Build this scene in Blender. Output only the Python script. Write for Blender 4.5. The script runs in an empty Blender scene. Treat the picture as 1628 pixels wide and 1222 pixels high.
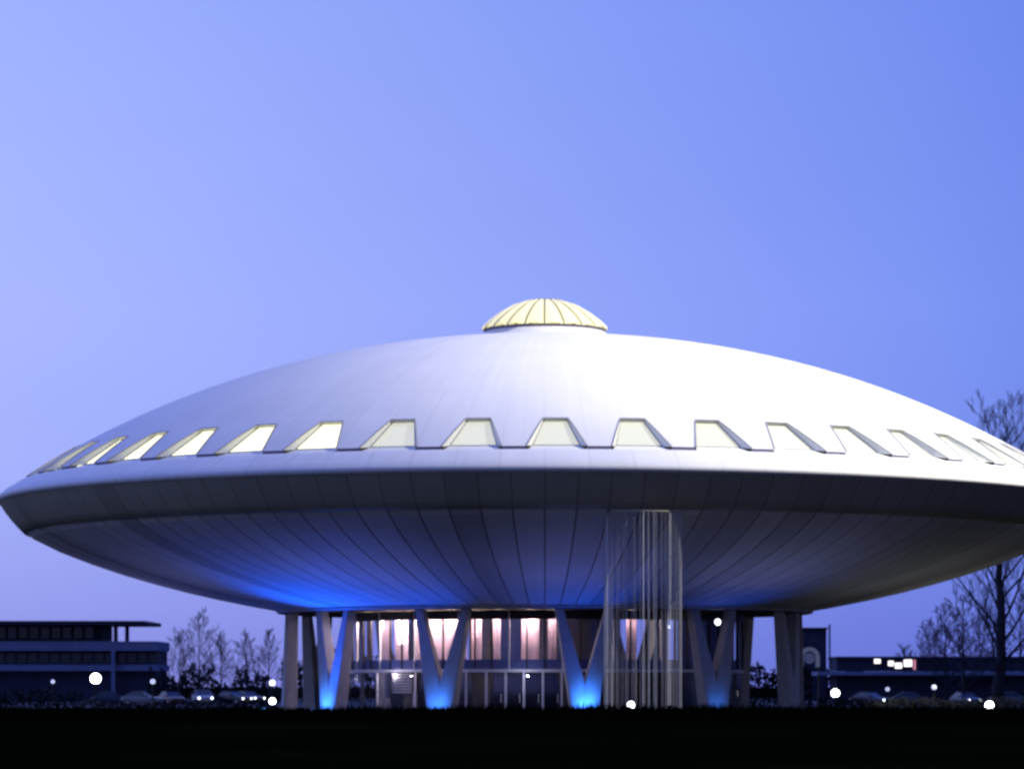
import bpy, bmesh, math, random
from mathutils import Vector, Matrix
random.seed(7)
PI = math.pi
S = bpy.context.scene
COL = S.collection
R_ = math.radians

# ------------------------------------------------------------------ camera
F, CX, YH, EYE, D = 4929.0, 866.0, 1088.0, 2.1, 221.0     # focal length / centre / horizon in photo pixels
cam = bpy.data.cameras.new('camera'); camo = bpy.data.objects.new('camera', cam); COL.objects.link(camo)
camo.location = (0, -D, EYE); camo.rotation_euler = (PI / 2, 0, 0)
cam.sensor_width = 36; cam.lens = F / 1628 * 36
cam.shift_x = -(CX - 814) / 1628; cam.shift_y = (YH - 611) / 1628
cam.clip_start = 0.5; cam.clip_end = 6000
cam.dof.use_dof = True; cam.dof.focus_distance = 42; cam.dof.aperture_fstop = 2.5
S.camera = camo
def at(px, py, d):
    "photo pixel + distance from the camera -> a place in the scene"
    return Vector(((px - CX) * d / F, d - D, EYE + (YH - py) * d / F))

# ------------------------------------------------------------------ world: dusk sky
W = bpy.data.worlds.new('World'); S.world = W; W.use_nodes = True
wn, wl = W.node_tree.nodes, W.node_tree.links
for n in list(wn): wn.remove(n)
def N(t, **k):
    n = wn.new(t)
    for a, b in k.items(): setattr(n, a, b)
    return n
sky = N('ShaderNodeTexSky', sky_type='NISHITA'); sky.sun_disc = False
SUN_EL, SUN_AZ = 3.0, 118.0
sky.sun_elevation = R_(SUN_EL); sky.sun_rotation = R_(SUN_AZ)
sky.air_density = 1.0; sky.dust_density = 0.4; sky.ozone_density = 4.0
tc = N('ShaderNodeTexCoord'); sep = N('ShaderNodeSeparateXYZ'); wl.new(tc.outputs['Generated'], sep.inputs[0])
ramp = N('ShaderNodeValToRGB'); wl.new(sep.outputs['Z'], ramp.inputs[0])
def lin(c): return tuple(((v / 255) / 12.92 if v / 255 < .04045 else ((v / 255 + .055) / 1.055) ** 2.4) for v in c)
stops = [(0.0, (114, 124, 222)), (.03, (128, 142, 236)), (.07, (140, 158, 247)), (.12, (144, 163, 250)), (.22, (132, 156, 246)), (.55, (112, 138, 252)), (1.0, (104, 130, 250))]
cr = ramp.color_ramp
while len(cr.elements) < len(stops): cr.elements.new(0.5)
for e, (p, c) in zip(cr.elements, stops): e.position = p; e.color = tuple(v * (1.28 if p > .5 else 1) for v in lin(c)) + (1,)
# brighter towards the after-glow on the left (-X), darker to the right
mr = N('ShaderNodeMapRange'); mr.inputs['From Min'].default_value = -.20; mr.inputs['From Max'].default_value = .20
mr.inputs['To Min'].default_value = 1.0; mr.inputs['To Max'].default_value = 0.0
wl.new(sep.outputs['X'], mr.inputs['Value'])
az = N('ShaderNodeMix', data_type='RGBA'); wl.new(mr.outputs[0], az.inputs['Factor'])
az.inputs['A'].default_value = (.56, .68, .88, 1); az.inputs['B'].default_value = (1.50, 1.33, 1.04, 1)
mul = N('ShaderNodeMix', data_type='RGBA', blend_type='MULTIPLY'); mul.inputs['Factor'].default_value = 1
wl.new(ramp.outputs[0], mul.inputs['A']); wl.new(az.outputs['Result'], mul.inputs['B'])
# the glow of dusk lies behind the building to the left; the sky behind the camera and to the right is darker
dt = N('ShaderNodeVectorMath', operation='DOT_PRODUCT'); wl.new(tc.outputs['Generated'], dt.inputs[0]); dt.inputs[1].default_value = (-.83, .56, 0)
m2 = N('ShaderNodeMapRange'); m2.inputs['From Min'].default_value = -1; m2.inputs['From Max'].default_value = .45
m2.inputs['To Min'].default_value = .12; m2.inputs['To Max'].default_value = 1.0
wl.new(dt.outputs['Value'], m2.inputs['Value'])
dk = N('ShaderNodeVectorMath', operation='SCALE'); wl.new(mul.outputs['Result'], dk.inputs[0]); wl.new(m2.outputs[0], dk.inputs['Scale'])
tint = N('ShaderNodeMix', data_type='RGBA', blend_type='MULTIPLY'); tint.inputs['Factor'].default_value = 1
wl.new(sky.outputs[0], tint.inputs['A']); tint.inputs['B'].default_value = (.010, .012, .03, 1)
add = N('ShaderNodeMix', data_type='RGBA', blend_type='ADD'); add.inputs['Factor'].default_value = 1
wl.new(dk.outputs[0], add.inputs['A']); wl.new(tint.outputs['Result'], add.inputs['B'])
# faint uneven haze in the dusk sky
hz = N('ShaderNodeTexNoise'); hz.inputs['Scale'].default_value = 3.5; hz.inputs['Detail'].default_value = 5
hm = N('ShaderNodeMapping'); hm.inputs['Scale'].default_value = (1, 1, 4); wl.new(tc.outputs['Generated'], hm.inputs[0]); wl.new(hm.outputs[0], hz.inputs['Vector'])
h2 = N('ShaderNodeMapRange'); h2.inputs['To Min'].default_value = .94; h2.inputs['To Max'].default_value = 1.06; wl.new(hz.outputs['Fac'], h2.inputs['Value'])
hs = N('ShaderNodeVectorMath', operation='SCALE'); wl.new(add.outputs['Result'], hs.inputs[0]); wl.new(h2.outputs[0], hs.inputs['Scale'])
bg = N('ShaderNodeBackground'); bg.inputs['Strength'].default_value = 1.0
wl.new(hs.outputs[0], bg.inputs['Color'])
wo = N('ShaderNodeOutputWorld'); wl.new(bg.outputs[0], wo.inputs[0])

# the last of the daylight (sun almost gone): very weak
sd = bpy.data.lights.new('sun', 'SUN'); sd.energy = 0.04; sd.angle = R_(10); sd.color = (1, .8, .7)
so = bpy.data.objects.new('sun', sd); COL.objects.link(so)
_d = Vector((math.sin(R_(SUN_AZ)) * math.cos(R_(SUN_EL)), math.cos(R_(SUN_AZ)) * math.cos(R_(SUN_EL)), math.sin(R_(SUN_EL))))
so.rotation_euler = _d.to_track_quat('Z', 'Y').to_euler()

S.view_settings.view_transform = 'Standard'; S.view_settings.look = 'None'
S.view_settings.exposure = 0; S.view_settings.gamma = 1
S.render.engine = 'CYCLES'
S.cycles.max_bounces = 6; S.cycles.diffuse_bounces = 3; S.cycles.transparent_max_bounces = 24
S.cycles.sample_clamp_indirect = 3
S.cycles.use_denoising = True

# ------------------------------------------------------------------ materials
def mat(name, col, rough=.7, metal=0, emis=None, estr=0, noise=0, nscale=3, bump=0, bscale=20, spec=.4):
    m = bpy.data.materials.new(name); m.use_nodes = True
    nt = m.node_tree; b = nt.nodes['Principled BSDF']
    b.inputs['Base Color'].default_value = (*col, 1); b.inputs['Roughness'].default_value = rough
    b.inputs['Metallic'].default_value = metal; b.inputs['Specular IOR Level'].default_value = spec
    t = nt.nodes.new('ShaderNodeTexCoord')
    if noise:
        n = nt.nodes.new('ShaderNodeTexNoise'); n.inputs['Scale'].default_value = nscale; n.inputs['Detail'].default_value = 6
        nt.links.new(t.outputs['Object'], n.inputs['Vector'])
        r = nt.nodes.new('ShaderNodeMapRange'); r.inputs['From Min'].default_value = .3; r.inputs['From Max'].default_value = .7
        r.inputs['To Min'].default_value = 1 - noise; r.inputs['To Max'].default_value = 1 + noise
        nt.links.new(n.outputs['Fac'], r.inputs['Value'])
        x = nt.nodes.new('ShaderNodeVectorMath'); x.operation = 'SCALE'; x.inputs[0].default_value = col
        nt.links.new(r.outputs[0], x.inputs['Scale']); nt.links.new(x.outputs[0], b.inputs['Base Color'])
    if bump:
        n = nt.nodes.new('ShaderNodeTexNoise'); n.inputs['Scale'].default_value = bscale; n.inputs['Detail'].default_value = 4
        nt.links.new(t.outputs['Object'], n.inputs['Vector'])
        q = nt.nodes.new('ShaderNodeBump'); q.inputs['Strength'].default_value = bump; q.inputs['Distance'].default_value = .05
        nt.links.new(n.outputs['Fac'], q.inputs['Height']); nt.links.new(q.outputs[0], b.inputs['Normal'])
    if emis: b.inputs['Emission Color'].default_value = (*emis, 1); b.inputs['Emission Strength'].default_value = estr
    return m
def panel_mat(name, col, npan, seam, var, rough=.6, streak=.08):
    "radially panelled concrete: seams and slightly different panels by the angle round the building's axis"
    m = mat(name, col, rough); nt = m.node_tree; b = nt.nodes['Principled BSDF']; L = nt.links
    def n(t, **k):
        x = nt.nodes.new(t)
        for a, v in k.items(): setattr(x, a, v)
        return x
    def M(op, a, bb=None):
        x = n('ShaderNodeMath', operation=op)
        for i, v in enumerate((a, bb)):
            if v is None: continue
            if isinstance(v, (int, float)): x.inputs[i].default_value = v
            else: L.new(v, x.inputs[i])
        return x.outputs[0]
    t = n('ShaderNodeTexCoord'); s = n('ShaderNodeSeparateXYZ'); L.new(t.outputs['Object'], s.inputs[0])
    ang = M('ARCTAN2', s.outputs['X'], s.outputs['Y'])
    u = M('MULTIPLY', M('ADD', ang, 10 * PI), npan / (2 * PI))
    fr = M('FRACT', u); idn = M('FLOOR', u)
    wnz = n('ShaderNodeTexWhiteNoise', noise_dimensions='1D'); L.new(idn, wnz.inputs['W'])
    edge = M('ABSOLUTE', M('SUBTRACT', fr, .5))
    rr = n('ShaderNodeMapRange'); rr.inputs['From Min'].default_value = .46; rr.inputs['From Max'].default_value = .49
    rr.inputs['To Min'].default_value = 1; rr.inputs['To Max'].default_value = 1 - seam; L.new(edge, rr.inputs['Value'])
    pv = M('ADD', M('MULTIPLY', wnz.outputs['Value'], 2 * var), 1 - var)
    ns = n('ShaderNodeTexNoise'); ns.inputs['Scale'].default_value = .35; ns.inputs['Detail'].default_value = 7; L.new(t.outputs['Object'], ns.inputs['Vector'])
    nv = M('ADD', M('MULTIPLY', ns.outputs['Fac'], 2 * streak), 1 - streak)
    # vertical rain streaks: noise stretched down the slope
    cb = n('ShaderNodeCombineXYZ'); L.new(M('MULTIPLY', ang, 60), cb.inputs[0]); L.new(M('MULTIPLY', s.outputs['Z'], .15), cb.inputs[1])
    n2 = n('ShaderNodeTexNoise'); n2.inputs['Scale'].default_value = 1; n2.inputs['Detail'].default_value = 5; L.new(cb.outputs[0], n2.inputs['Vector'])
    sv = M('ADD', M('MULTIPLY', n2.outputs['Fac'], 2 * streak), 1 - streak)
    f = M('MULTIPLY', M('MULTIPLY', rr.outputs[0], pv), M('MULTIPLY', nv, sv))
    x = n('ShaderNodeVectorMath', operation='SCALE'); x.inputs[0].default_value = col; L.new(f, x.inputs['Scale'])
    L.new(x.outputs[0], b.inputs['Base Color'])
    return m
def glass_mat(name, col=(.8, .85, 1), gloss=.12):
    m = bpy.data.materials.new(name); m.use_nodes = True; nt = m.node_tree
    for n in list(nt.nodes): nt.nodes.remove(n)
    o = nt.nodes.new('ShaderNodeOutputMaterial'); mx = nt.nodes.new('ShaderNodeMixShader')
    t = nt.nodes.new('ShaderNodeBsdfTransparent'); t.inputs[0].default_value = (*col, 1)
    g = nt.nodes.new('ShaderNodeBsdfGlossy'); g.inputs['Roughness'].default_value = .03
    mx.inputs[0].default_value = gloss
    nt.links.new(t.outputs[0], mx.inputs[1]); nt.links.new(g.outputs[0], mx.inputs[2]); nt.links.new(mx.outputs[0], o.inputs[0])
    return m
M_ = {}
M_['roof'] = panel_mat('roof_concrete', (.69, .69, .695), 90, .06, .015, .65, .07)
M_['rim'] = panel_mat('rim_concrete', (.72, .72, .72), 90, .10, .02, .6, .08)
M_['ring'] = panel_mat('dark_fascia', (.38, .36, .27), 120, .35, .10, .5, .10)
M_['under'] = panel_mat('underside_concrete', (.72, .70, .66), 120, .55, .20, .7, .10)
M_['column'] = mat('column_concrete', (.44, .43, .45), .7, noise=.08, nscale=1.5, bump=.2)
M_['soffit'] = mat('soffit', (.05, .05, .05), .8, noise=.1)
M_['joint'] = mat('joint', (.19, .17, .24), .8)
M_['flash'] = mat('flashing', (.32, .32, .34), .6, .2)
M_['reveal'] = mat('reveal', (.76, .77, .70), .6, noise=.05)
M_['lit_pane'] = mat('lit_pane', (.22, .23, .20), .25, emis=(1, .96, .58), estr=1.55, noise=.05)
M_['soft_pane'] = mat('soft_pane', (.24, .26, .23), .25, emis=(1, .99, .78), estr=.60, noise=.05)
M_['lantern'] = mat('lantern_shell', (.6, .58, .4), .35, emis=(1, .88, .30), estr=.72, noise=.06, nscale=1.2)
M_['rib'] = mat('lantern_rib', (.22, .21, .12), .5)
M_['glass'] = glass_mat('hall_glass', (.86, .88, 1), .10)
M_['alu'] = mat('aluminium_frame', (.75, .75, .80), .5)
M_['dkframe'] = mat('dark_frame', (.04, .04, .05), .5, .3)
M_['curtain'] = mat('curtain', (.72, .55, .62), .9, noise=.1, nscale=2)
M_['core'] = mat('core_wall', (.28, .26, .32), .8, noise=.1)
M_['span'] = mat('spandrel', (.10, .12, .32), .4, noise=.1)
M_['floor'] = mat('hall_floor', (.08, .08, .1), .5)
M_['warm'] = mat('warm_lamp', (1, 1, 1), .5, emis=(1, .93, .82), estr=6)
M_['white'] = mat('white_lamp', (1, 1, 1), .5, emis=(.93, .95, 1), estr=9)
M_['dimlamp'] = mat('dim_lamp', (1, 1, 1), .5, emis=(.6, .65, 1), estr=.9)
M_['midlamp'] = mat('mid_lamp', (1, 1, 1), .5, emis=(.75, .8, 1), estr=2.5)
M_['blue'] = mat('blue_lens', (.1, .2, 1), .3, emis=(.08, .35, 1), estr=4)
M_['black'] = mat('black_metal', (.02, .02, .022), .5, .3)
M_['string'] = mat('pale_cord', (.78, .78, .76), .45)
M_['stringd'] = mat('grey_cord', (.45, .45, .48), .5)
M_['paving'] = mat('paving', (.032, .032, .04), .85, noise=.25, nscale=.4)
M_['asphalt'] = mat('asphalt', (.02, .02, .025), .9, noise=.3, nscale=.3)
M_['bark'] = mat('bark', (.020, .019, .024), .9, noise=.3, nscale=6)
M_['twig'] = mat('twig', (.030, .034, .060), .9, noise=.3, nscale=4)  # lightened towards blue: distance haze put into the colour
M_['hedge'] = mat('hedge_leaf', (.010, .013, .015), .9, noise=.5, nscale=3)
M_['stem'] = mat('hedge_stem', (.02, .016, .014), .9)
M_['wallpale'] = mat('pale_wall', (.15, .19, .34), .8, noise=.12, nscale=.5)  # blue in the wall colour stands in for dusk haze
M_['walldark'] = mat('dark_wall', (.022, .026, .06), .8, noise=.2, nscale=.5)
M_['winglass'] = mat('dark_window', (.02, .025, .04), .15, spec=.6)
M_['winlit'] = mat('lit_window', (.5, .5, .5), .4, emis=(1, .93, .9), estr=1.6)
M_['winpink'] = mat('pink_window', (.5, .3, .3), .4, emis=(1, .35, .45), estr=.5)
M_['tyre'] = mat('tyre', (.015, .015, .015), .9)
M_['rimm'] = mat('wheel_rim', (.3, .3, .32), .4, .6)
def carpaint(n, c): return mat(n, c, .3, .2, spec=.6)
PAINT = [carpaint('paint_dark_blue', (.02, .03, .07)), carpaint('paint_silver', (.16, .17, .19)), carpaint('paint_black', (.012, .012, .014)), carpaint('paint_grey', (.07, .07, .085)), carpaint('paint_red', (.08, .015, .02)), carpaint('paint_white', (.32, .33, .36))]
M_['carglass'] = mat('car_glass', (.015, .02, .03), .08, spec=.8)
M_['headlamp'] = mat('headlamp', (.8, .8, .8), .2, emis=(.9, .93, 1), estr=5)
M_['headoff'] = mat('headlamp_unlit', (.3, .32, .38), .15)
M_['taill'] = mat('tail_lamp', (.3, .02, .02), .3)
M_['plate'] = mat('number_plate', (.5, .45, .12), .5)
M_['blind'] = mat('blind_slats', (.62, .60, .60), .6)

# lawn
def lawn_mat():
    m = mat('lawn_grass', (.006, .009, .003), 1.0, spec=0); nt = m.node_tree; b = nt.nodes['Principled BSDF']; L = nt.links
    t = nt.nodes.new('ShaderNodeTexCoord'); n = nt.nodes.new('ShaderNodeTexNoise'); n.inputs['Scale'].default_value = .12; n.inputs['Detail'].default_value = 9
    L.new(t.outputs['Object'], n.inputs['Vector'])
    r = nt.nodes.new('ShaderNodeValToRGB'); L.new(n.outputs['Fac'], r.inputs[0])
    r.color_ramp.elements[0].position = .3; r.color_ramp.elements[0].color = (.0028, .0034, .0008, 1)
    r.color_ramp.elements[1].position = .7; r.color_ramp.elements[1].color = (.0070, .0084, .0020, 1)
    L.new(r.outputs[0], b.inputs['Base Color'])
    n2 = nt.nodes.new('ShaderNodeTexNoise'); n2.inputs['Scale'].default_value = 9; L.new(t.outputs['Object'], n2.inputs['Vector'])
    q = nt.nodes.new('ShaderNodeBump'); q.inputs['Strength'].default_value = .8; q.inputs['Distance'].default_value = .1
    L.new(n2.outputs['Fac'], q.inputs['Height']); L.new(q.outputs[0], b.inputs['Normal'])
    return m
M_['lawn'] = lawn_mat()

# ------------------------------------------------------------------ helpers
class MB:
    def __init__(s): s.v = []; s.f = []
    def add(s, vs, fs):
        o = len(s.v); s.v += [tuple(v) for v in vs]; s.f += [tuple(i + o for i in f) for f in fs]; return s
    def box(s, x0, x1, y0, y1, z0, z1, mtx=None):
        vs = [Vector((x, y, z)) for z in (z0, z1) for x, y in ((x0, y0), (x1, y0), (x1, y1), (x0, y1))]
        if mtx: vs = [mtx @ v for v in vs]
        return s.add(vs, [(0, 3, 2, 1), (4, 5, 6, 7), (0, 1, 5, 4), (1, 2, 6, 5), (2, 3, 7, 6), (3, 0, 4, 7)])
    def bar(s, a, b, w, h, up=Vector((0, 0, 1)), w2=None, h2=None):
        "rectangular bar from a to b, w along the side, h along the other way, may taper"
        a, b = Vector(a), Vector(b); d = (b - a).normalized(); sd_ = d.cross(up)
        if sd_.length < 1e-4: sd_ = Vector((1, 0, 0))
        sd_.normalize(); u = sd_.cross(d).normalized(); w2 = w if w2 is None else w2; h2 = h if h2 is None else h2
        vs = [p + sd_ * (i * ww / 2) + u * (j * hh / 2) for p, ww, hh in ((a, w, h), (b, w2, h2)) for i, j in ((-1, -1), (1, -1), (1, 1), (-1, 1))]
        return s.add(vs, [(0, 3, 2, 1), (4, 5, 6, 7), (0, 1, 5, 4), (1, 2, 6, 5), (2, 3, 7, 6), (3, 0, 4, 7)])
    def tube(s, pts, rads, n=6, cap=True):
        pts = [Vector(p) for p in pts]; o = len(s.v); x = None
        for i, p in enumerate(pts):
            d = (pts[min(i + 1, len(pts) - 1)] - pts[max(i - 1, 0)]).normalized()
            if x is None: x = d.orthogonal().normalized()
            else: x = (x - d * x.dot(d)).normalized()
            y = d.cross(x)
            for k in range(n):
                a = 2 * PI * k / n; s.v.append(tuple(p + (x * math.cos(a) + y * math.sin(a)) * rads[i]))
        for i in range(len(pts) - 1):
            for k in range(n):
                a, b = o + i * n + k, o + i * n + (k + 1) % n; s.f.append((a, b, b + n, a + n))
        if cap: s.f.append(tuple(o + k for k in reversed(range(n)))); s.f.append(tuple(o + (len(pts) - 1) * n + k for k in range(n)))
        return s
    def lathe(s, prof, n=64, a0=0, a1=2 * PI, c=(0, 0), close=None):
        "profile (r, z) turned about the vertical axis; prof ordered so that faces point outwards when going up"
        full = abs(a1 - a0 - 2 * PI) < 1e-6; m = n if full else n + 1; o = len(s.v)
        for r, z in prof:
            for k in range(m):
                a = a0 + (a1 - a0) * k / n; s.v.append((c[0] + r * math.sin(a), c[1] - r * math.cos(a), z))
        for i in range(len(prof) - 1):
            for k in range(n):
                a, b = o + i * m + k, o + i * m + (k + 1) % m
                s.f.append((a, b, b + m, a + m))
        return s
    def ball(s, c, r, n=12, m=8, sz=1):
        prof = [(max(1e-3, r * math.sin(PI * i / m)), c[2] - sz * r * math.cos(PI * i / m)) for i in range(m + 1)]
        return s.lathe(prof, n, c=(c[0], c[1]))
    def build(s, name, m, parent=None, smooth=False, bevel=0):
        me = bpy.data.meshes.new(name); me.from_pydata(s.v, [], s.f); me.update()
        if smooth:
            for p in me.polygons: p.use_smooth = True
        me.materials.append(m)
        o = bpy.data.objects.new(name, me); COL.objects.link(o)
        if parent: o.parent = parent
        if bevel:
            b = o.modifiers.new('bevel', 'BEVEL'); b.width = bevel; b.segments = 2; b.limit_method = 'ANGLE'
        return o
def tag(o, label=None, cat=None, group=None, kind=None):
    if label: o['label'] = label
    if cat: o['category'] = cat
    if group: o['group'] = group
    if kind: o['kind'] = kind
    return o
def empty(name, loc=(0, 0, 0), rz=0, **k):
    o = bpy.data.objects.new(name, None); COL.objects.link(o); o.location = loc; o.rotation_euler = (0, 0, rz)
    o.empty_display_size = .5
    return tag(o, **k)
def copy_tree(o, parent=None):
    c = o.copy(); COL.objects.link(c); c.parent = parent
    for ch in list(o.children): copy_tree(ch, c)
    return c
def pol(r, th, z=0): return Vector((r * math.sin(th), -r * math.cos(th), z))      # th = 0 faces the camera, + to the right

# ------------------------------------------------------------------ setting: ground
def crest(x, y):
    d = y + D
    w = 1.6 * math.sin(x * .05) * 2
    z = 1.06 * math.exp(-((d - 118 - w) / 26) ** 2) + .04 * math.sin(x * .11 + 1) * math.exp(-((d - 118) / 40) ** 2)
    return z
g = MB(); xs = [-2500, -1200, -500, -200] + [-120 + 4 * i for i in range(61)] + [200, 500, 1200, 2500]
ys = [-600, -400, -300, -250] + [-235 + 4 * i for i in range(60)] + [40, 120, 300, 800, 2500]
for yy in ys:
    for xx in xs: g.v.append((xx, yy, crest(xx, yy) - .02))
nx = len(xs)
for j in range(len(ys) - 1):
    for i in range(nx - 1):
        a = j * nx + i; g.f.append((a, a + 1, a + nx + 1, a + nx))
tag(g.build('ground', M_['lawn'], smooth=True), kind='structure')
tag(MB().lathe([(26, .03), (.01, .035)], 96).build('forecourt', M_['paving']), kind='structure')
tag(MB().box(-300, 300, 62, 250, -.015, .012).build('road', M_['asphalt']), kind='structure')

# ------------------------------------------------------------------ the saucer building
B = empty('saucer_building', label='white flying-saucer shaped concrete building raised on V columns and lit at dusk', cat='building')
SR = 65.5; ZAP = 27.45; NW = 45; A_W = 2 * PI / NW; OFF = R_(1.12)
def zroof(r): return ZAP - SR + math.sqrt(SR * SR - r * r) - .88 * max(0, 1 - (r / 34.5) ** .95)      # a little flatter than a sphere
RT, RB = 33.55, 36.55                      # window opening from RT (top) to RB (bottom) on the roof
ZB = zroof(RB)
def halfw(r):
    t = (r - RT) / (RB - RT); return .76 + t * (1.80 - .76)
# roof cap + the piers between the window recesses
m = MB(); prof = [(RT + (4.2 - RT) * i / 26, zroof(RT + (4.2 - RT) * i / 26)) for i in range(27)]
m.lathe(prof, 180)
rows = 6
for k in range(NW):
    c0 = OFF + k * A_W; c1 = c0 + A_W; o = len(m.v); cols = 4
    for i in range(rows + 1):
        r = RB + (RT - RB) * i / rows; a0 = c0 + halfw(r) / r; a1 = c1 - halfw(r) / r
        for j in range(cols + 1): m.v.append(tuple(pol(r, a0 + (a1 - a0) * j / cols, zroof(r) if i < rows else zroof(r) - .001)))
    for i in range(rows):
        for j in range(cols):
            a = o + i * (cols + 1) + j; m.f.append((a, a + 1, a + cols + 2, a + cols + 1))
roof = m.build('roof', M_['roof'], B, smooth=True)
# gutter joint at the foot of the roof and behind the recesses
m = MB(); st = []
for k in range(NW):
    ca = OFF + k * A_W; ha = halfw(RB) / RB; e_ = .0005
    st += [(ca - ha, -.285), (ca + ha, -.285), (ca + ha + e_, 0), (ca + A_W / 2, 0), (ca + A_W - ha - e_, 0)]
for an, tz in st:
    for r_, z_ in ((RB + .2, ZB - .30), (RB - .03, ZB - .29), (RB - .03, ZB + tz)): m.v.append(tuple(pol(r_, an, z_)))
for i in range(len(st)):
    q = (i + 1) % len(st)
    for j in range(2): m.f.append((i * 3 + j, q * 3 + j, q * 3 + j + 1, i * 3 + j + 1))
m.build('gutter', M_['joint'], B)
# rim: the pale band that ends the roof
rimp = [(38.30, 14.62), (38.47, 14.72), (38.52, 14.88), (38.46, 15.05), (38.0, 15.42), (37.4, 15.78), (36.95, ZB - .23), (36.80, ZB - .20), (36.70, ZB - .22), (36.66, ZB - .35)]
m = MB().lathe(rimp, 270); m.build('rim', M_['rim'], B, smooth=True)
# dark sloping fascia under the rim
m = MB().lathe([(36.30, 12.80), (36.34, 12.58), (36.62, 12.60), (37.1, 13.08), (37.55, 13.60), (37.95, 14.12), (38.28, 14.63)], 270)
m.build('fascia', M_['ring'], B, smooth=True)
# underside, with recessed joints between the panels
up = [(18.9, 7.30), (20.9, 7.66), (23.2, 8.12), (25.4, 8.62), (27.7, 9.22), (29.9, 9.86), (32.1, 10.6), (34.3, 11.45), (36.0, 12.28), (36.4, 12.58)]
m = MB(); NP = 120
for k in range(NP):
    a0 = 2 * PI * k / NP; da = 2 * PI / NP; o = len(m.v); gw = .05
    cols = [(a0, .09, None), (a0, 0, gw), (a0 + da, 0, -gw), (a0 + da, .09, None)]
    for r, z in up:
        for a, dz, off in cols:
            aa = a + (off / r if off else 0); m.v.append(tuple(pol(r, aa, z + dz)))
    for i in range(len(up) - 1):
        for j in range(3):
            a = o + i * 4 + j; m.f.append((a, a + 1, a + 5, a + 4))
m.build('underside', M_['under'], B)
# collar and flat soffit over the columns
MB().lathe([(18.55, 7.12), (18.9, 7.12), (19.05, 7.18), (19.06, 7.26), (18.9, 7.33)], 144).build('collar', M_['column'], B, smooth=True)
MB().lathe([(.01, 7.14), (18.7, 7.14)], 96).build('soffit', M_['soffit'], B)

# lantern on top
NR = 20
LP = [(4.38, ZAP - .13), (4.34, ZAP - .02), (3.85, ZAP + .46), (3.1, ZAP + 1.02), (2.2, ZAP + 1.54), (1.2, ZAP + 1.90), (.35, ZAP + 2.04), (.02, ZAP + 2.06)]
MB().lathe([(5.1, zroof(5.1) + .005), (4.75, zroof(4.75) + .10), (4.48, ZAP - .55), (4.36, ZAP - .32), (4.2, ZAP - .28)], 96).build('lantern_curb', M_['roof'], B, smooth=True)
MB().lathe([(4.24, ZAP - .34), (4.24, ZAP - .13), (4.40, ZAP - .12)], 72).build('lantern_neck', M_['joint'], B, smooth=True)
lt = MB(); o = 0
for r, z in LP:
    for k in range(NR * 4):
        a = 2 * PI * k / (NR * 4); sw = (0, .09, .13, .09)[k % 4] * min(1, r / 1.5)
        lt.v.append(tuple(pol(r + sw, a, z + sw * .7)))
nn = NR * 4
for i in range(len(LP) - 1):
    for k in range(nn):
        a, b = i * nn + k, i * nn + (k + 1) % nn; lt.f.append((a, b, b + nn, a + nn))
lant = lt.build('lantern', M_['lantern'], B, smooth=True)
for k in range(NR):
    a = 2 * PI * k / NR
    MB().tube([pol(r + .02, a, z + .02) for r, z in LP[:-1]], [.075] * (len(LP) - 1), 5).build('rib', M_['rib'], lant)

# windows: splayed recess with a lit pane, thin dark edge
def window_local():
    "built in a frame whose origin is on the axis, window facing -Y (th = 0)"
    gi_b, gi_t = RB - .92, RT - .35
    zt = zroof(RT); zb = ZB - .02
    gwb, gwt = 1.42, .70
    def P(x, r, z): return Vector((x, -math.sqrt(max(0, r * r - x * x)), z))
    ob = halfw(RB)
    G = [P(-gwb, gi_b, zb + .12), P(gwb, gi_b, zb + .12), P(gwt, RT - .18, zt - .10), P(-gwt, RT - .18, zt - .10)]
    n = 6
    lft = [P(-halfw(RB + (RT - RB) * i / n), RB + (RT - RB) * i / n, zroof(RB + (RT - RB) * i / n)) for i in range(n + 1)]
    rgt = [Vector((-p.x, p.y, p.z)) for p in lft]
    w = MB()
    # jambs
    for side, gb, gt in ((lft, G[0], G[3]), (rgt, G[1], G[2])):
        o = len(w.v)
        for i in range(n + 1): w.v.append(tuple(side[i])); w.v.append(tuple(gb.lerp(gt, i / n)))
        for i in range(n): w.f.append((o + 2 * i, o + 2 * i + 2, o + 2 * i + 3, o + 2 * i + 1))
    # sill, head
    w.add([P(-ob, RB + .26, zb - .26), P(ob, RB + .26, zb - .26), G[1], G[0]], [(0, 1, 2, 3)])
    w.add([lft[-1], rgt[-1], G[2], G[3]], [(0, 3, 2, 1)])
    return w, G, lft, rgt
w, G, lft, rgt = window_local()
win0 = w.build('window', M_['reveal'], B)
c = (G[0] + G[1] + G[2] + G[3]) / 4
pane0 = MB().add([G[0], G[1], G[2], G[3]], [(0, 1, 2, 3)]).build('pane', M_['lit_pane'], win0)
bright_pane = pane0.data; soft_pane = pane0.data.copy(); soft_pane.materials.clear(); soft_pane.materials.append(M_['soft_pane'])
fr = MB()
out = Vector((0, -.02, .03))
def edge_line(a, b, wd): fr.bar(a + out, b + out, wd, .06, up=Vector((0, -.5, 1)))
for side in (lft, rgt):
    for i in range(len(side) - 1): edge_line(side[i], side[i + 1], .06)
edge_line(lft[-1], rgt[-1], .14)
fr.build('window_frame', M_['flash'], win0)
gf = MB()
for a, b in ((G[0], G[1]), (G[1], G[2]), (G[2], G[3]), (G[3], G[0])): gf.bar(a + Vector((0, -.03, 0)), b + Vector((0, -.03, 0)), .07, .07, up=Vector((0, 1, 0)))
gf.build('glazing_bar', M_['flash'], win0)
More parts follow.
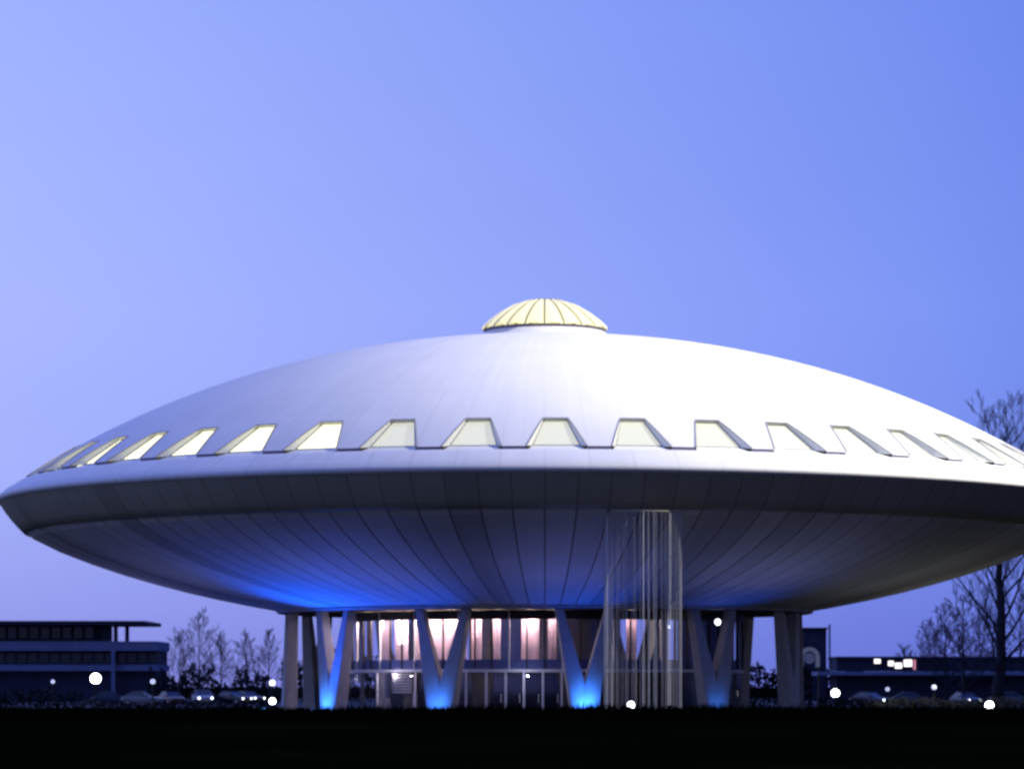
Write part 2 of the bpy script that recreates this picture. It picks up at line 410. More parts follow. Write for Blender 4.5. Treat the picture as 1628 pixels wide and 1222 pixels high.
for k in range(NW):
    wv = win0 if k == 0 else copy_tree(win0, B)
    wv.rotation_euler = (0, 0, OFF + k * A_W)
    if True:                 # the rooms on the right and in front are lit more softly
        pn = [c_ for c_ in wv.children if c_.name.startswith('pane')][0]; pn.data = bright_pane if 28 <= k <= 42 else soft_pane

# V columns
RF = 18.2; RTOP = 18.0
TH = [R_(8.2 + 30 * k) for k in range(12)]
def column_local():
    "one V: two wide tapering legs that merge into a wedge-shaped foot"
    m = MB(); hz = 7.13
    half = [(0, -.05, 0), (.84, -.05, 0), (1.20, 2.3, .32), (1.94, hz, 1), (1.40, hz, 1), (.02, 2.35, .33)]
    for sgn in (-1, 1):
        vs = []
        for sd_ in (-1, 1):
            for x, z, t in half:
                dp = (1.05 - .35 * t) / 2; vs.append((sgn * x, -(RF + (RTOP - RF) * t) + sd_ * dp, z))
        n = 6; fs = [tuple(range(n)), tuple(reversed(range(n, 2 * n)))]
        for k in range(n):
            if k == 5: continue
            q = (k + 1) % n; fs.append((k, k + n, q + n, q))
        if sgn < 0: fs = [tuple(reversed(f)) for f in fs]
        m.add(vs, fs)
    return m
c0 = column_local().build('column', M_['column'], B, bevel=.09)
for k, th in enumerate(TH):
    cc = c0 if k == 0 else copy_tree(c0, B)
    cc.rotation_euler = (0, 0, th)

# entrance hall: glazed drum between the columns
RH = 14.0; ZT = 3.05
NB = 48
hall = MB().lathe([(5.4, 0.04), (5.4, 7.1)], 48).build('core_wall', M_['core'], B, smooth=True)
MB().lathe([(13.7, ZT - .05), (13.7, ZT + .05), (5.5, ZT + .05)], 96).build('mezzanine_floor', M_['floor'], B)
A0, A1 = R_(-97), R_(97)
MB().lathe([(RH, .05), (RH, 7.0)], 96, A0, A1).build('glazing', M_['glass'], B)
m = MB(); mm = MB()
nb = 40
for k in range(nb + 1):
    a = A0 + (A1 - A0) * k / nb
    w_ = .09
    (mm if k % 3 else m).bar(pol(RH + .06, a, ZT + .1), pol(RH + .06, a, 7.0), w_, .16, up=pol(1, a))
mm.build('mullion', M_['dkframe'], B); m.build('pale_mullion', M_['alu'], B)
for z, h, r in ((ZT, .20, RH + .16), (6.80, .62, RH + .14)):
    MB().lathe([(r - .1, z - h / 2), (r, z - h / 2), (r, z + h / 2), (r - .1, z + h / 2)], 96, A0, A1).build('transom', M_['alu'] if z < 4 else M_['dkframe'], B)
MB().lathe([(RH + .05, ZT + .12), (RH + .05, ZT + .75)], 96, A0, A1).build('spandrel', M_['span'], B)
def th_of(px, r):
    "angle on a circle of radius r (front half) seen at photo column px"
    x = 0
    th = 0
    for _ in range(30):
        th = math.asin(max(-1, min(1, (px - CX) * (D - r * math.cos(th)) / F / r)))
    return th
# curtains inside the upper floor, lit warm from the ceiling
def curtain(p0, p1, rr=12.6, z0=3.4, z1=6.75, mt='curtain'):
    a0, a1 = th_of(p0, rr), th_of(p1, rr); n = max(8, int((a1 - a0) * rr / .12)); m = MB()
    for i in range(n + 1):
        a = a0 + (a1 - a0) * i / n; rw = rr + .07 * math.sin(i * 1.9)
        m.v.append(tuple(pol(rw, a, z0))); m.v.append(tuple(pol(rw, a, z1)))
    for i in range(n): m.f.append((2 * i, 2 * i + 2, 2 * i + 3, 2 * i + 1))
    m.build('curtain', M_[mt], B, smooth=True)
for p0, p1 in ((580, 590), (604, 622), (628, 648), (662, 742), (750, 766), (782, 796), (829, 857), (872, 884), (996, 1012)): curtain(p0, p1)
# solid panels between the columns of light
for p0, p1 in ((560, 578), (797, 828), (886, 902), (940, 985), (1030, 1060), (1075, 1165)):
    a0, a1 = th_of(p0, 13.4), th_of(p1, 13.4)
    MB().lathe([(13.5, ZT + .06), (13.5, 7.0)], 8, a0, a1).build('wall_panel', M_['span'], B)
# bright lamp tube between the curtains
def interior_lamp(px, r, z0, z1, w, mt, pts=None):
    p = pol(r, th_of(px, r)); MB().tube([(p.x, p.y, z0), (p.x, p.y, z1)], [w, w], 10).build('tube_lamp', M_[mt], B)
interior_lamp(638, 13.1, 4.9, 6.7, .20, 'warm')
interior_lamp(608, 13.1, 5.9, 6.7, .08, 'warm')
# ground-floor doors
def door_bay(px, r=RH + .1, wd=.14, z1=ZT - .1, mt='alu'):
    a = th_of(px, r); MB().bar(pol(r, a, .05), pol(r, a, z1), wd, .12, up=pol(1, a)).build('door_frame', M_[mt], B)
for px in (773, 804, 833, 863, 893): door_bay(px)
for px in (600, 660, 741): door_bay(px, wd=.10)
for p0, p1, z1 in ((776, 801, 2.75), (807, 830, 2.75), (836, 860, 2.75), (866, 890, 2.75)):
    a0, a1 = th_of(p0, RH), th_of(p1, RH)
    dr = MB().lathe([(RH + .04, .1), (RH + .04, z1)], 3, a0, a1).build('door', M_['glass'], B)
    am = a0 + (a1 - a0) * .85
    MB().tube([pol(RH + .16, am, .9), pol(RH + .16, am, 1.5)], [.03, .03], 6).build('door_handle', M_['alu'], dr)
# ground floor inner walls: dark, with a pale pillar and a slatted blind on the left
MB().lathe([(11.0, .05), (11.0, ZT - .06)], 64, R_(-90), R_(90)).build('inner_wall', M_['dkframe'], B)
for px, wd, z1 in ((605, .75, 2.95), (572, .5, 6.8), (615, .4, 1.2), (660, .14, 1.6)):
    a = th_of(px, 13.0); MB().bar(pol(13.0, a, .05), pol(13.0, a, z1), wd, .3, up=pol(1, a)).build('pillar', M_['column'], B)
bl = MB()
for i in range(7):
    a0, a1 = th_of(624, 13.4), th_of(655, 13.4); z = 1.55 + i * .2
    bl.lathe([(13.4, z), (13.44, z + .12)], 4, a0, a1)
bl.build('blind', M_['blind'], B)
# interior lights
def point(name, loc, e, col, r=.15, parent=None):
    l = bpy.data.lights.new(name, 'POINT'); l.energy = e; l.color = col; l.shadow_soft_size = r
    o = bpy.data.objects.new(name, l); COL.objects.link(o); o.location = loc
    if parent: o.parent = parent
    return o
def spot(name, loc, tgt, e, col, ang, blend=.6, r=.15, parent=None):
    l = bpy.data.lights.new(name, 'SPOT'); l.energy = e; l.color = col; l.shadow_soft_size = r; l.spot_size = R_(ang); l.spot_blend = blend
    o = bpy.data.objects.new(name, l); COL.objects.link(o); o.location = loc
    o.rotation_euler = (Vector(tgt) - Vector(loc)).to_track_quat('-Z', 'Y').to_euler()
    if parent: o.parent = parent
    return o
for px, e in ((590, 190), (622, 300), (648, 280), (680, 380), (715, 400), (760, 220), (792, 120), (842, 260), (878, 60), (1004, 70)):
    p = pol(13.3, th_of(px, 13.3), 6.55)
    MB().lathe([(.09, 6.62), (.14, 6.70), (.14, 7.04)], 12, c=(p.x, p.y)).build('ceiling_lamp', M_['warm'], B)
    point('hall_light', p, e, (1, .70, .62), .12, B)
point('hall_light', pol(13.6, th_of(625, 13.6), 2.7), 30, (1, .85, .8), .04, B)
point('hall_light', pol(12.5, th_of(830, 12.5), 2.5), 3, (.6, .65, 1), .15, B)
point('entrance_fill', pol(15.6, th_of(832, 15.6), 2.7), 45, (.72, .72, 1), .03, B)  # bare fill added to brighten the door frames, no fixture
point('entrance_fill', pol(15.4, th_of(612, 15.4), 2.7), 55, (.9, .82, 1), .03, B)  # second bare fill, added for the left part of the entrance
# small lamps under the soffit edge
for px, py, rr in ((557, 992, 16.5), (1141, 988, 16.5)):
    th = th_of(px, rr); d = D - rr * math.cos(th); p = at(px, py, d)
    MB().ball(p, .22, 14, 8).build('soffit_lamp', M_['midlamp'], B, smooth=True)
    MB().tube([p, (p.x, p.y, 7.05)], [.03, .03], 6).build('lamp_rod', M_['black'], B)
    point('soffit_light', (p.x, p.y - .3, p.z - .25), 12, (.9, .92, 1), .1, B)

# ------------------------------------------------------------------ blue uplights at the column feet
def uplight(th, r, e_col, label, tgt=None, e_wash=0, wtgt=None, ang=60, wfrom=None):
    p = pol(r, th, 0)
    t = empty('blue_floodlight', p, th, label=label, cat='floodlight', group='blue floodlights round the column feet')
    MB().box(-.22, .22, -.16, .16, .14, .42).build('housing', M_['black'], t, bevel=.02)
    MB().box(-.18, .18, -.12, .12, .421, .44).build('lens', M_['blue'], t)
    MB().bar((-.26, 0, 0.02), (-.26, 0, .34), .03, .06).bar((.26, 0, .02), (.26, 0, .34), .03, .06).box(-.28, .28, -.08, .08, 0.02, .05).build('bracket', M_['black'], t)
    lp = p + Vector((0, 0, .5)); lw = wfrom or lp
    if e_col: spot('blue_light', lp, pol(18.6, th, 1.1), e_col, (.03, .20, 1), 100, .9, .12)
    if e_wash: spot('blue_wash', lw, wtgt, e_wash, (.0, .085, 1), ang, 1.0, .3)
deg = R_
uplight(deg(-52), 19.7, 520, 'blue floodlight at the foot of the pale V column left of the hall glass', e_wash=6500, wtgt=pol(22, deg(-42), 8.2), ang=100)
uplight(deg(8.2), 19.7, 700, 'blue floodlight at the brightest blue column foot, just left of the hanging cords', e_wash=1100, wtgt=pol(22, deg(4), 8.0), ang=95)
uplight(deg(-22), 19.7, 260, 'blue floodlight at the foot of the V column in front of the pink curtains', e_wash=1500, wtgt=pol(23, deg(-26), 8.2), ang=95)
uplight(deg(38), 19.7, 60, 'dim blue floodlight at the foot of the dark V column right of the hanging cords', e_wash=500, wtgt=pol(23, deg(34), 8.2), ang=95)
uplight(deg(-82), 20.0, 40, 'blue floodlight at the foot of the leftmost column', e_wash=500, wtgt=pol(22, deg(-64), 8.0), ang=100)

# unseen fill lights added in the lawn to brighten the underside
def wash(th, r, e, label, col=(.62, .62, 1)):
    p = pol(r, th, 0); t = empty('underside_fill', p, th, label=label, cat='floodlight', group='added fill lights under the saucer')
    MB().lathe([(.3, 0), (.32, .12), (.28, .14), (.02, .14)], 20).build('housing', M_['black'], t)
    MB().lathe([(.26, .145), (.02, .15)], 20).build('lens', M_['dimlamp'], t)
    spot('underside_fill_light', p + Vector((0, 0, .25)), pol(r - .5, th, 9), e * .85, col, 112, 1, .25)
for dg, e, lb, cl in ((-84, 640, 'added fill light farthest left under the saucer rim', (.24, .28, 1)), (-55, 600, 'added fill light in front of the left V column', (.24, .28, 1)), (-25, 720, 'added fill light in front of the V column before the pink curtains', (.24, .28, 1)),
        (4, 700, 'added fill light in front of the brightest blue column', (.24, .28, 1)), (30, 480, 'added fill light right of the hanging cords', (.38, .42, 1)), (55, 230, 'added fill light in front of the dark right-hand column', (.7, .74, .92)), (82, 200, 'added fill light farthest right under the saucer rim', (1, .98, .9))):
    wash(R_(dg), 29.0, e, lb, cl)

# ------------------------------------------------------------------ hanging cords in a ring
CT = empty('cord_fountain', pol(35.4, th_of(1022, 35.4)), label='tall cylinder of pale vertical cords hanging from the saucer edge to the ground', cat='sculpture')
RC = 2.32; ZC = 12.45; NC = 56
MB().lathe([(RC - .03, ZC - .06), (RC + .03, ZC - .06), (RC + .03, ZC + .0), (RC - .03, ZC + .0), (RC - .03, ZC - .06)], 48).build('top_ring', M_['ring'], CT)
MB().lathe([(RC + .25, 0.02), (RC + .25, .30), (RC - .2, .34), (.02, .34)], 48).build('basin', M_['black'], CT)
rc = random.Random(3)
bright = {}
for k in range(NC):
    a = 2 * PI * (k + rc.uniform(-.3, .3)) / NC
    th = rc.choice([.008, .010, .013]); mt = 'stringd'
    if rc.random() < .26: th = rc.choice([.012, .016, .024]); mt = 'string'
    x, y = RC * math.sin(a), -RC * math.cos(a)
    MB().tube([(x, y, .3), (x, y, ZC - .05)], [th, th], 5).build('cord', M_[mt], CT)

# ------------------------------------------------------------------ floodlight mast that lights the roof (outside the picture, right)
def mast(loc, tgt, e, ang, label, col=(1, .95, .83), h=None):
    h = loc[2]
    t = empty('floodlight_mast', (loc[0], loc[1], 0), math.atan2(tgt[1] - loc[1], tgt[0] - loc[0]) - PI / 2, label=label, cat='floodlight mast')
    MB().tube([(0, 0, 0), (0, 0, h * .5), (0, 0, h - 1)], [.75, .5, .28], 16).build('pole', M_['rimm'], t, smooth=True)
    MB().box(-3, 3, -.15, .15, h - 1.3, h - 1.1).box(-3, 3, -.15, .15, h + .3, h + .5).box(-3, -2.85, -.1, .1, h - 1.1, h + .3).box(2.85, 3, -.1, .1, h - 1.1, h + .3).build('head_frame', M_['rimm'], t)
    for i in range(4):
        x = -2.1 + i * 1.4
        hh = MB().box(x - .45, x + .45, .15, .6, h - 1.0, h - .1).build('lamp_head', M_['black'], t, bevel=.03)
        MB().box(x - .38, x + .38, .601, .62, h - .93, h - .17).build('lens', M_['warm'], hh)
    dirv = (Vector(tgt) - Vector(loc)).normalized()
    l = spot('mast_light', Vector(loc) + dirv * 1.5, tgt, e, col, ang, .9, .8); l.scale = (1, .74, 1)      # barn doors
    return l
mast((84, -56, 92), (18, -9, 16), 1130000, 46, 'tall floodlight mast aimed at the saucer roof')

# ------------------------------------------------------------------ trees
def tree(name, loc, height, trunk_r, label, cat, group=None, seed=1, spread=.45, levels=4, clear=.12, lean=0, nl=26, twr=.022, up=.5, blen=.42, tap=.72):
    rg = random.Random(seed); t = empty(name, loc, rg.uniform(0, 6), label=label, cat=cat, group=group)
    tm, cm = MB(), MB()
    n = 12; pts = []; rads = []; p = Vector((0, 0, -.2)); sw = Vector((rg.uniform(-1, 1), rg.uniform(-1, 1), 0)) * .02
    for i in range(n + 1):
        q = i / n; pts.append(Vector((0, 0, -.2 + height * .93 * q)) + sw * height * q + Vector((rg.uniform(-1, 1), rg.uniform(-1, 1), 0)) * trunk_r * .35 * (q > 0))
        rads.append(max(.03, trunk_r * (1 - q) ** .85 + (.35 * trunk_r if i == 0 else 0)))
    tm.tube(pts, rads, 10)
    def grow(p, d, L, r, lv, m):
        k = 4 if lv > 0 else 3; q = p.copy(); pp = [q.copy()]; rr = [r]; dd = d.copy()
        for i in range(k):
            dd = (dd + Vector((rg.uniform(-1, 1), rg.uniform(-1, 1), rg.uniform(-.6, 1) + up * .5)) * .16).normalized()
            q = q + dd * L / k; pp.append(q.copy()); rr.append(max(twr * .5, r * (1 - .8 * (i + 1) / k)))
        m.tube(pp, rr, 5 if lv > 1 else 3, cap=False)
        if lv <= 0: return
        nb_ = 5 if lv > 1 else 6
        for j in range(nb_):
            f = .22 + .75 * (j + rg.random()) / nb_; i = min(k - 1, int(f * k)); s_ = pp[i].lerp(pp[i + 1], f * k - i)
            ax = dd.orthogonal().normalized(); ax.rotate(Matrix.Rotation(rg.uniform(0, 2 * PI), 3, dd))
            nd = (dd * math.cos(.65) + ax * math.sin(.65) + Vector((0, 0, .12 * up))).normalized()
            grow(s_, nd, L * rg.uniform(.40, .62) * (1.15 - .4 * f), max(twr, r * (1 - f) * .6), lv - 1, m)
    for i in range(nl):
        f = clear + (1 - clear) * ((i + rg.random() * .8) / nl); h = f * (n - .01); a = int(h); s_ = pts[a].lerp(pts[a + 1], h - a)
        az_ = i * 2.4 + rg.uniform(-.5, .5); el = spread + rg.uniform(-.15, .2) + .5 * f
        d = Vector((math.cos(az_) * math.cos(el), math.sin(az_) * math.cos(el), math.sin(el)))
        L = height * blen * (1 - f * tap) * rg.uniform(.75, 1.1) * (0.6 + .4 * min(1, f / .3))
        grow(s_, d, L, trunk_r * .34 * (1 - .7 * f), levels - 1, cm)
    tm.build('trunk', M_['bark'], t, smooth=True); cm.build('crown', M_['twig'], t)
    return t
def gp(px, d): v = at(px, YH, d); return Vector((v.x, v.y, 0))
tree('bare_tree', gp(1590, 292), 26.5, .60, 'tall bare tree with a thick dark trunk rising behind the saucer at the right edge', 'tree', seed=5, nl=28, levels=4, spread=.62, blen=.36, twr=.020, tap=.42, up=1.0)
tree('bare_tree', gp(1532, 300), 11.0, .17, 'slim young bare tree just left of the tall thick trunk', 'tree', 'bare trees on the right', seed=11, nl=26, levels=3, spread=.35, blen=.5, twr=.025)
tree('bare_tree', gp(1478, 330), 8.8, .14, 'small bare tree left of the slim young tree', 'tree', 'bare trees on the right', seed=12, nl=24, levels=3, spread=.5, blen=.5, twr=.025)
tree('bare_tree', gp(1440, 345), 6.6, .12, 'lowest bare tree above the lit shop windows', 'tree', 'bare trees on the right', seed=13, nl=20, levels=3, blen=.5, twr=.025)
tree('bare_tree', gp(1504, 318), 10.4, .15, 'bushy bare tree between the small tree and the slim young tree', 'tree', 'bare trees on the right', seed=21, nl=30, levels=3, spread=.3, blen=.5, twr=.025, clear=.05)
tree('bare_tree', gp(1560, 322), 9.2, .15, 'low bushy bare tree against the left side of the tall thick trunk', 'tree', 'bare trees on the right', seed=22, nl=30, levels=3, spread=.3, blen=.5, twr=.025, clear=.05)
tree('bare_tree', gp(1622, 330), 12, .2, 'bare tree cut off by the right edge of the picture', 'tree', 'bare trees on the right', seed=14, nl=22, levels=3, blen=.45, twr=.025)
for i, (px, h, d, lb) in enumerate(((285, 8.6, 360, 'leftmost bare tree beside the flat-roofed building'), (318, 10.4, 350, 'tallest bare tree of the left clump, with a dense crown'), (352, 8.2, 365, 'middle bare tree of the left clump'), (392, 8.0, 350, 'bare tree second from the left column'), (428, 8.4, 360, 'bare tree close against the left column'))):
    tree('bare_tree', gp(px, d), h, .13, lb, 'tree', 'bare trees on the left', seed=30 + i, nl=22, levels=3, spread=.6, blen=.48, twr=.022, clear=.2)

# bushes and hedges: stems plus many small leaf faces
def bush(p0, p1, d, ztop, label, group, seed, depth=2.5, dens=60, name='hedge', cat='hedge', rag=.5, ls=1):
    rg = random.Random(seed); x0, x1 = gp(p0, d).x, gp(p1, d).x; y = d - D; Lx = x1 - x0
    t = empty(name, ((x0 + x1) / 2, y, 0), label=label, cat=cat, group=group)
    lf, st = MB(), MB()
    ph = [rg.uniform(0, 6) for _ in range(3)]
    def top(u): return ztop * (1 - rag * .5 + rag * .5 * (math.sin(u * .9 + ph[0]) * .5 + math.sin(u * 2.3 + ph[1]) * .3 + math.sin(u * 5.1 + ph[2]) * .2))
    for i in range(int(Lx * ztop * dens)):
        u = rg.uniform(-Lx / 2, Lx / 2); z = top(u) * (rg.random() ** .7) * rg.uniform(.85, 1.06); yy = rg.uniform(-.5, .5) * depth
        s_ = rg.uniform(.06, .16) * ls; n1 = Vector((rg.gauss(0, 1), rg.gauss(0, 1), rg.gauss(0, 1))).normalized(); n2 = n1.orthogonal().normalized(); c_ = Vector((u, yy, z))
        lf.add([c_ - n1 * s_, c_ + n2 * s_ * .6, c_ + n1 * s_, c_ - n2 * s_ * .6], [(0, 1, 2, 3)])
    for i in range(int(Lx * 2)):
        u = rg.uniform(-Lx / 2, Lx / 2); yy = rg.uniform(-.4, .4) * depth; h = top(u)
        st.tube([(u, yy, -.05), (u + rg.uniform(-.2, .2), yy, h * .5), (u + rg.uniform(-.4, .4), yy, h * 1.05)], [.04, .03, .012], 4, cap=False)
    st.bar((-Lx / 2, 0, -.12), (Lx / 2, 0, -.12), .2, .1)
    lf.build('foliage', M_['hedge'], t); st.build('stem', M_['stem'], t)
bush(-30, 130, 262, 1.9, 'dark hedge at the far left below the flat-roofed building', 'dark hedges across the lawn', 1, rag=.3, ls=1.6)
bush(236, 340, 372, 5.4, 'tall dark bushes right of the flat-roofed building, under the bare trees', 'dark hedges across the lawn', 2, rag=.6, dens=26, ls=2.3, name='shrub_mass', cat='bushes')
bush(340, 446, 374, 4.9, 'dark bushes reaching the left column', 'dark hedges across the lawn', 3, rag=.8, dens=26, ls=2.3, name='shrub_mass', cat='bushes')
bush(448, 640, 376, 7.0, 'tall dark bushes seen between the left columns', 'dark hedges across the lawn', 9, rag=.4, dens=26, ls=2.3, name='shrub_mass', cat='bushes')
bush(1312, 1395, 335, 5.4, 'dark ragged bushes right of the small dark block', 'dark hedges across the lawn', 4, rag=.7, dens=26, ls=2.3, name='shrub_mass', cat='bushes')
bush(1425, 1640, 352, 5.0, 'long dark bushes behind the low building on the right', 'dark hedges across the lawn', 5, rag=.5, dens=26, ls=2.3, name='shrub_mass', cat='bushes')
bush(1180, 1290, 246, 4.2, 'dark hedge beside the dark right-hand column', 'dark hedges across the lawn', 6, rag=.3, dens=60, ls=1.6)
bush(1300, 1640, 250, 1.25, 'long low hedge in front of the cars on the right', 'dark hedges across the lawn', 7, rag=.4, dens=70, ls=1.4)
bush(130, 440, 250, .95, 'long low hedge in front of the cars on the left', 'dark hedges across the lawn', 8, rag=.5, dens=60, ls=1.4)

# ------------------------------------------------------------------ background buildings
def zz(py, d): return EYE + (YH - py) * d / F
def block(name, label, cat='building'): return empty(name, label=label, cat=cat)
d = 400.0; y0 = d - D
b1 = block('office_building', 'long flat-roofed two-storey building with a projecting roof slab at the far left')
b1.location = (gp(60, d).x, y0, 0); ox = b1.location.x
def bx(mb, p0, p1, q0, q1, dy0, dy1): return mb.box(gp(p0, d).x - ox, gp(p1, d).x - ox, dy0, dy1, zz(q1, d), zz(q0, d))
bx(MB(), -140, 235, 987, 993, -3, 14).build('roof_slab', M_['walldark'], b1)
bx(MB(), -140, 158, 993, 1019, 1.5, 12).build('upper_wall', M_['walldark'], b1)
bx(MB(), -140, 252, 1019, 1034, -1.5, 12).build('parapet', M_['wallpale'], b1)
bx(MB(), -140, 248, 1034, 1056, 0, 12).build('lower_wall', M_['walldark'], b1)
bx(MB(), -140, 252, 1056, 1066, -1.0, 12).build('ledge', M_['wallpale'], b1)
bx(MB(), -140, 248, 1066, 1114, 0, 12).build('base_wall', M_['walldark'], b1)
for px in (186, 204): bx(MB(), px - 3, px + 3, 993, 1019, -1.4, -.9).build('roof_post', M_['walldark'], b1)
bx(MB(), 180, 186, 1034, 1110, -1.9, -1.51).build('roof_post', M_['wallpale'], b1)
for i in range(22):
    px = -130 + i * 17.5
    if px < 150: bx(MB(), px, px + 13, 996, 1014, 1.42, 1.49).build('window', M_['winglass'], b1)
    bx(MB(), px, px + 14.5, 1038, 1053, -.08, -.01).build('window', M_['winglass'], b1)
# small dark block
d = 330.0; b2 = block('service_building', 'small dark flat-roofed block between the saucer column and the bare trees on the right'); b2.location = (gp(1295, d).x, d - D, 0); ox = b2.location.x
bx(MB(), 1268, 1314, 1000, 1114, 0, 6).build('wall', M_['walldark'], b2)
bx(MB(), 1266, 1316, 997, 1000, -.3, 6.3).build('roof_slab', M_['walldark'], b2)
for px in (1272, 1290): bx(MB(), px, px + 10, 1010, 1022, -.06, -.01).build('window', M_['winglass'], b2)
bx(MB(), 1317, 1320, 992, 1062, -.4, -.1).build('flue', M_['wallpale'], b2)
# long low building on the right
d = 320.0; b3 = block('low_building', 'long low dark building with a pale ledge and lit shop windows on the right'); b3.location = (gp(1480, d).x, d - D, 0); ox = b3.location.x
bx(MB(), 1330, 1720, 1047, 1066, 0, 8).build('upper_wall', M_['walldark'], b3)
bx(MB(), 1328, 1722, 1043, 1047, -.4, 8.4).build('roof_slab', M_['walldark'], b3)
bx(MB(), 1300, 1722, 1067, 1073, -1.6, 8).build('ledge', M_['wallpale'], b3)
bx(MB(), 1330, 1720, 1073, 1120, 0, 8).build('lower_wall', M_['walldark'], b3)
for p0, p1, q0, q1, mt in ((1389, 1399, 1047, 1054, 'winlit'), (1411, 1420, 1050, 1058, 'winlit'), (1422, 1433, 1053, 1062, 'winlit'), (1436, 1449, 1048, 1059, 'winlit'), (1451, 1455, 1048, 1064, 'winpink')):
    f = bx(MB(), p0 - 1, p1 + 1, q0 - .6, q1 + .6, -.50, -.42).build('window', M_['dkframe'], b3)
    bx(MB(), p0, p1, q0, q1, -.56, -.505).build('pane', M_[mt], f)
for i in range(14): bx(MB(), 1466 + i * 18, 1479 + i * 18, 1050, 1062, -.06, -.01).build('window', M_['winglass'], b3)
# arch-topped board
d = 262.0; p = gp(1287, d)
sg = empty('arched_board', p, label='pale arch-shaped frame round a dark disc, standing beside the dark right-hand column', cat='sign')
zc = zz(1044, d); ro = .86; a = MB(); o = 0; n = 20
for i in range(n + 1):
    an = PI * i / n
    for rr, yy in ((ro, -.08), (ro, .08), (.5, .08), (.5, -.08)): a.v.append((rr * math.cos(an), yy, zc + rr * math.sin(an)))
for i in range(n):
    for k in range(4):
        q, w_ = 4 * i + k, 4 * i + (k + 1) % 4; a.f.append((q, w_, w_ + 4, q + 4))
a.box(-ro, -.5, -.08, .08, zc - .85, zc).box(.5, ro, -.08, .08, zc - .85, zc)
a.build('arch', M_['wallpale'], sg)
MB().tube([(0, -.03, zc - .1), (0, .03, zc - .1)], [.45, .45], 24).build('disc', M_['span'], sg)
MB().box(-.8, -.7, -.04, .04, 0, zc - .85).box(.7, .8, -.04, .04, 0, zc - .85).build('post', M_['black'], sg)

# ------------------------------------------------------------------ globe lamps
def globe(px, py, d, r, mt, e, label, col=(.95, .96, 1)):
    r *= .88; p = at(px, py, d); t = empty('globe_lamp', (p.x, p.y, 0), label=label, cat='lamp', group='round white lamps on short posts')
    MB().tube([(0, 0, 0), (0, 0, max(.1, p.z - r * .9))], [.06, .05], 8).build('post', M_['black'], t)
    MB().lathe([(.10, p.z - r - .06), (r * .5, p.z - r * .92), (r * .5, p.z - r * .8)], 16).build('collar', M_['black'], t)
    MB().ball((0, 0, p.z), r, 20, 12).build('globe', M_[mt], t, smooth=True)
    if e: point('globe_light', (p.x, p.y, p.z), e, col, r, None)
def lampglow(t): pass
globe(152, 1078, 245, .48, 'white', 1500, 'biggest and brightest round lamp, in front of the flat-roofed building at left')
globe(1328, 1101, 235, .36, 'white', 200, 'bright round lamp right of the saucer, nearest the right-hand columns')
globe(1573, 1121, 215, .36, 'white', 200, 'bright round lamp lowest on the right below the thick tree trunk')
globe(1003, 1120, 180, .24, 'white', 480, 'round lamp at the foot of the hanging cords')
globe(433, 1085, 228, .26, 'midlamp', 0, 'upper of two small lamps left of the leftmost column')
globe(433, 1114, 194, .24, 'white', 900, 'lower of two small lamps left of the leftmost column')
globe(243, 1083, 245, .24, 'dimlamp', 0, 'faint round lamp between the brightest left lamp and the left cars')
globe(1411, 1095, 245, .20, 'dimlamp', 0, 'faint small lamp above the right-hand pair of headlights')
globe(1485, 1092, 245, .24, 'dimlamp', 0, 'faint round lamp midway along the low building on the right')
globe(84, 1083, 245, .18, 'dimlamp', 0, 'tiny faint lamp above the leftmost headlights')

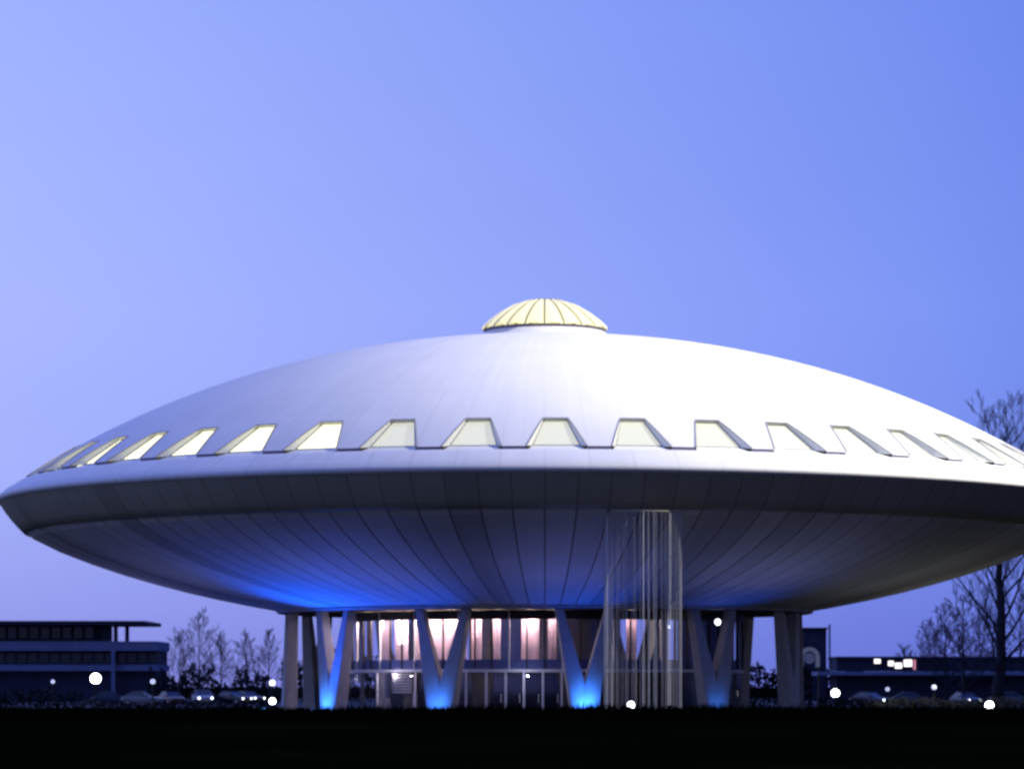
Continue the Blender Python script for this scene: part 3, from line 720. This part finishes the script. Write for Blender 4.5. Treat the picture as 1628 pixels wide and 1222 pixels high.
# ------------------------------------------------------------------ cars
def make_car(paint, lit, label, group):
    t = empty('parked_car', label=label, cat='car', group=group)
    # body: cross sections along the length (x = across, y = length, front towards -Y)
    side = [(-2.15, .32, .62, .78), (-2.05, .24, .74, .83), (-1.3, .22, .88, .86), (-.75, .22, .93, .87), (.9, .22, .96, .87), (1.85, .24, .92, .84), (2.1, .32, .80, .78)]
    m = MB(); o = 0
    for y, z0, z1, hw in side:
        m.v += [(-hw * .92, y, z0), (-hw, y, z0 + .15), (-hw, y, (z0 + z1) / 2 + .08), (-hw * .93, y, z1), (hw * .93, y, z1), (hw, y, (z0 + z1) / 2 + .08), (hw, y, z0 + .15), (hw * .92, y, z0)]
    for i in range(len(side) - 1):
        for k in range(8):
            a_, b_ = i * 8 + k, i * 8 + (k + 1) % 8; m.f.append((a_, a_ + 8, b_ + 8, b_))
    m.f.append(tuple(range(8))); m.f.append(tuple(reversed([len(m.v) - 8 + k for k in range(8)])))
    m.build('body', paint, t, bevel=.04)
    # greenhouse glass + roof
    cb = [(-.85, .90, .76), (-.2, 1.36, .60), (.9, 1.40, .60), (1.7, .94, .74)]
    g_ = MB()
    g_.v += [(-.80, -.85, .90), (.80, -.85, .90), (.62, -.2, 1.36), (-.62, -.2, 1.36), (.62, .95, 1.38), (-.62, .95, 1.38), (.78, 1.75, .92), (-.78, 1.75, .92)]
    g_.f += [(0, 1, 2, 3), (3, 2, 4, 5), (5, 4, 6, 7), (1, 6, 4, 2), (0, 3, 5, 7)]
    g_.build('windows', M_['carglass'], t)
    MB().box(-.61, .61, -.22, .97, 1.365, 1.425).bar((-.80, -.86, .92), (-.62, -.2, 1.38), .06, .05).bar((.80, -.86, .92), (.62, -.2, 1.38), .06, .05).bar((.62, .95, 1.39), (.79, 1.76, .93), .08, .05).bar((-.62, .95, 1.39), (-.79, 1.76, .93), .08, .05).build('roof', paint, t, bevel=.02)
    for sx in (-1, 1):
        for y in (-1.35, 1.3):
            wv = MB().tube([(sx * .66, y, .32), (sx * .88, y, .32)], [.32, .32], 20).build('wheel', M_['tyre'], t)
            MB().tube([(sx * .87, y, .32), (sx * .895, y, .32)], [.2, .2], 14).build('hubcap', M_['rimm'], wv)
        MB().ball((sx * .62, -2.10, .64), .125 if lit else .11, 12, 8, .8).build('headlight', M_['headlamp' if lit else 'headoff'], t, smooth=True)
        MB().box(sx * .66 - .12, sx * .66 + .12, 2.06, 2.13, .58, .74).build('tail_light', M_['taill'], t)
        MB().box(sx * .95 - .09, sx * .95 + .09, -.72, -.60, .92, 1.05).build('mirror', paint, t)
    MB().box(-.26, .26, -2.19, -2.165, .38, .49).build('number_plate', M_['plate'], t)
    return t
def car(px, d, rz, pi, lit, label, group, z=0, sc=1):
    t = make_car(PAINT[pi], lit, label, group); p = gp(px, d); t.location = (p.x, p.y, z); t.rotation_euler = (0, 0, rz); t.scale = (sc,) * 3
    return t
GL, GR = 'cars on the left car park', 'cars on the right car park'
car(73, 430, .1, 0, True, 'leftmost car, dark, facing us with both headlights on', GL)
car(322, 330, .25, 5, True, 'pale car facing us whose headlights make the widest glare on the left', GL, sc=1.1)
car(370, 330, .9, 2, True, 'dark car turned sideways, one headlight showing, between two lit cars', GL)
car(394, 340, .75, 3, True, 'grey car with two close headlights left of the left column', GL)
car(178, 320, PI / 2 + .1, 0, False, 'dark blue unlit car broadside, right of the biggest lamp', GL)
car(226, 318, PI / 2 - .15, 1, False, 'silver unlit car broadside below the faint round lamp', GL)
car(272, 322, .5, 4, False, 'dark red unlit car left of the pale car with headlights', GL)
car(1384, 300, .8, 2, True, 'black car with a close pair of headlights below the lit shop windows', GR)
car(1535, 300, .3, 0, True, 'dark blue car with dim headlights left of the lowest round lamp', GR)
car(1450, 302, PI / 2, 3, False, 'grey unlit car broadside between the two pairs of headlights', GR)
car(1608, 302, PI / 2 + .1, 1, False, 'silver unlit car broadside at the right edge', GR)

# unmown grass on the crest of the lawn
rg = random.Random(99); gm = MB()
for i in range(26000):
    d = rg.uniform(104, 134); x = rg.uniform(-.21, .19) * d; y = d - D; z = crest(x, y) - .03
    h = rg.uniform(.08, .30) * (1 + .7 * math.sin(x * .7) * math.sin(x * .23 + d)); w_ = rg.uniform(.012, .03); lx, ly = rg.gauss(0, .06), rg.gauss(0, .06)
    gm.add([(x - w_, y, z), (x + w_, y, z), (x + lx, y + ly, z + h)], [(0, 1, 2)])
tag(gm.build('grass', M_['lawn']), kind='stuff')
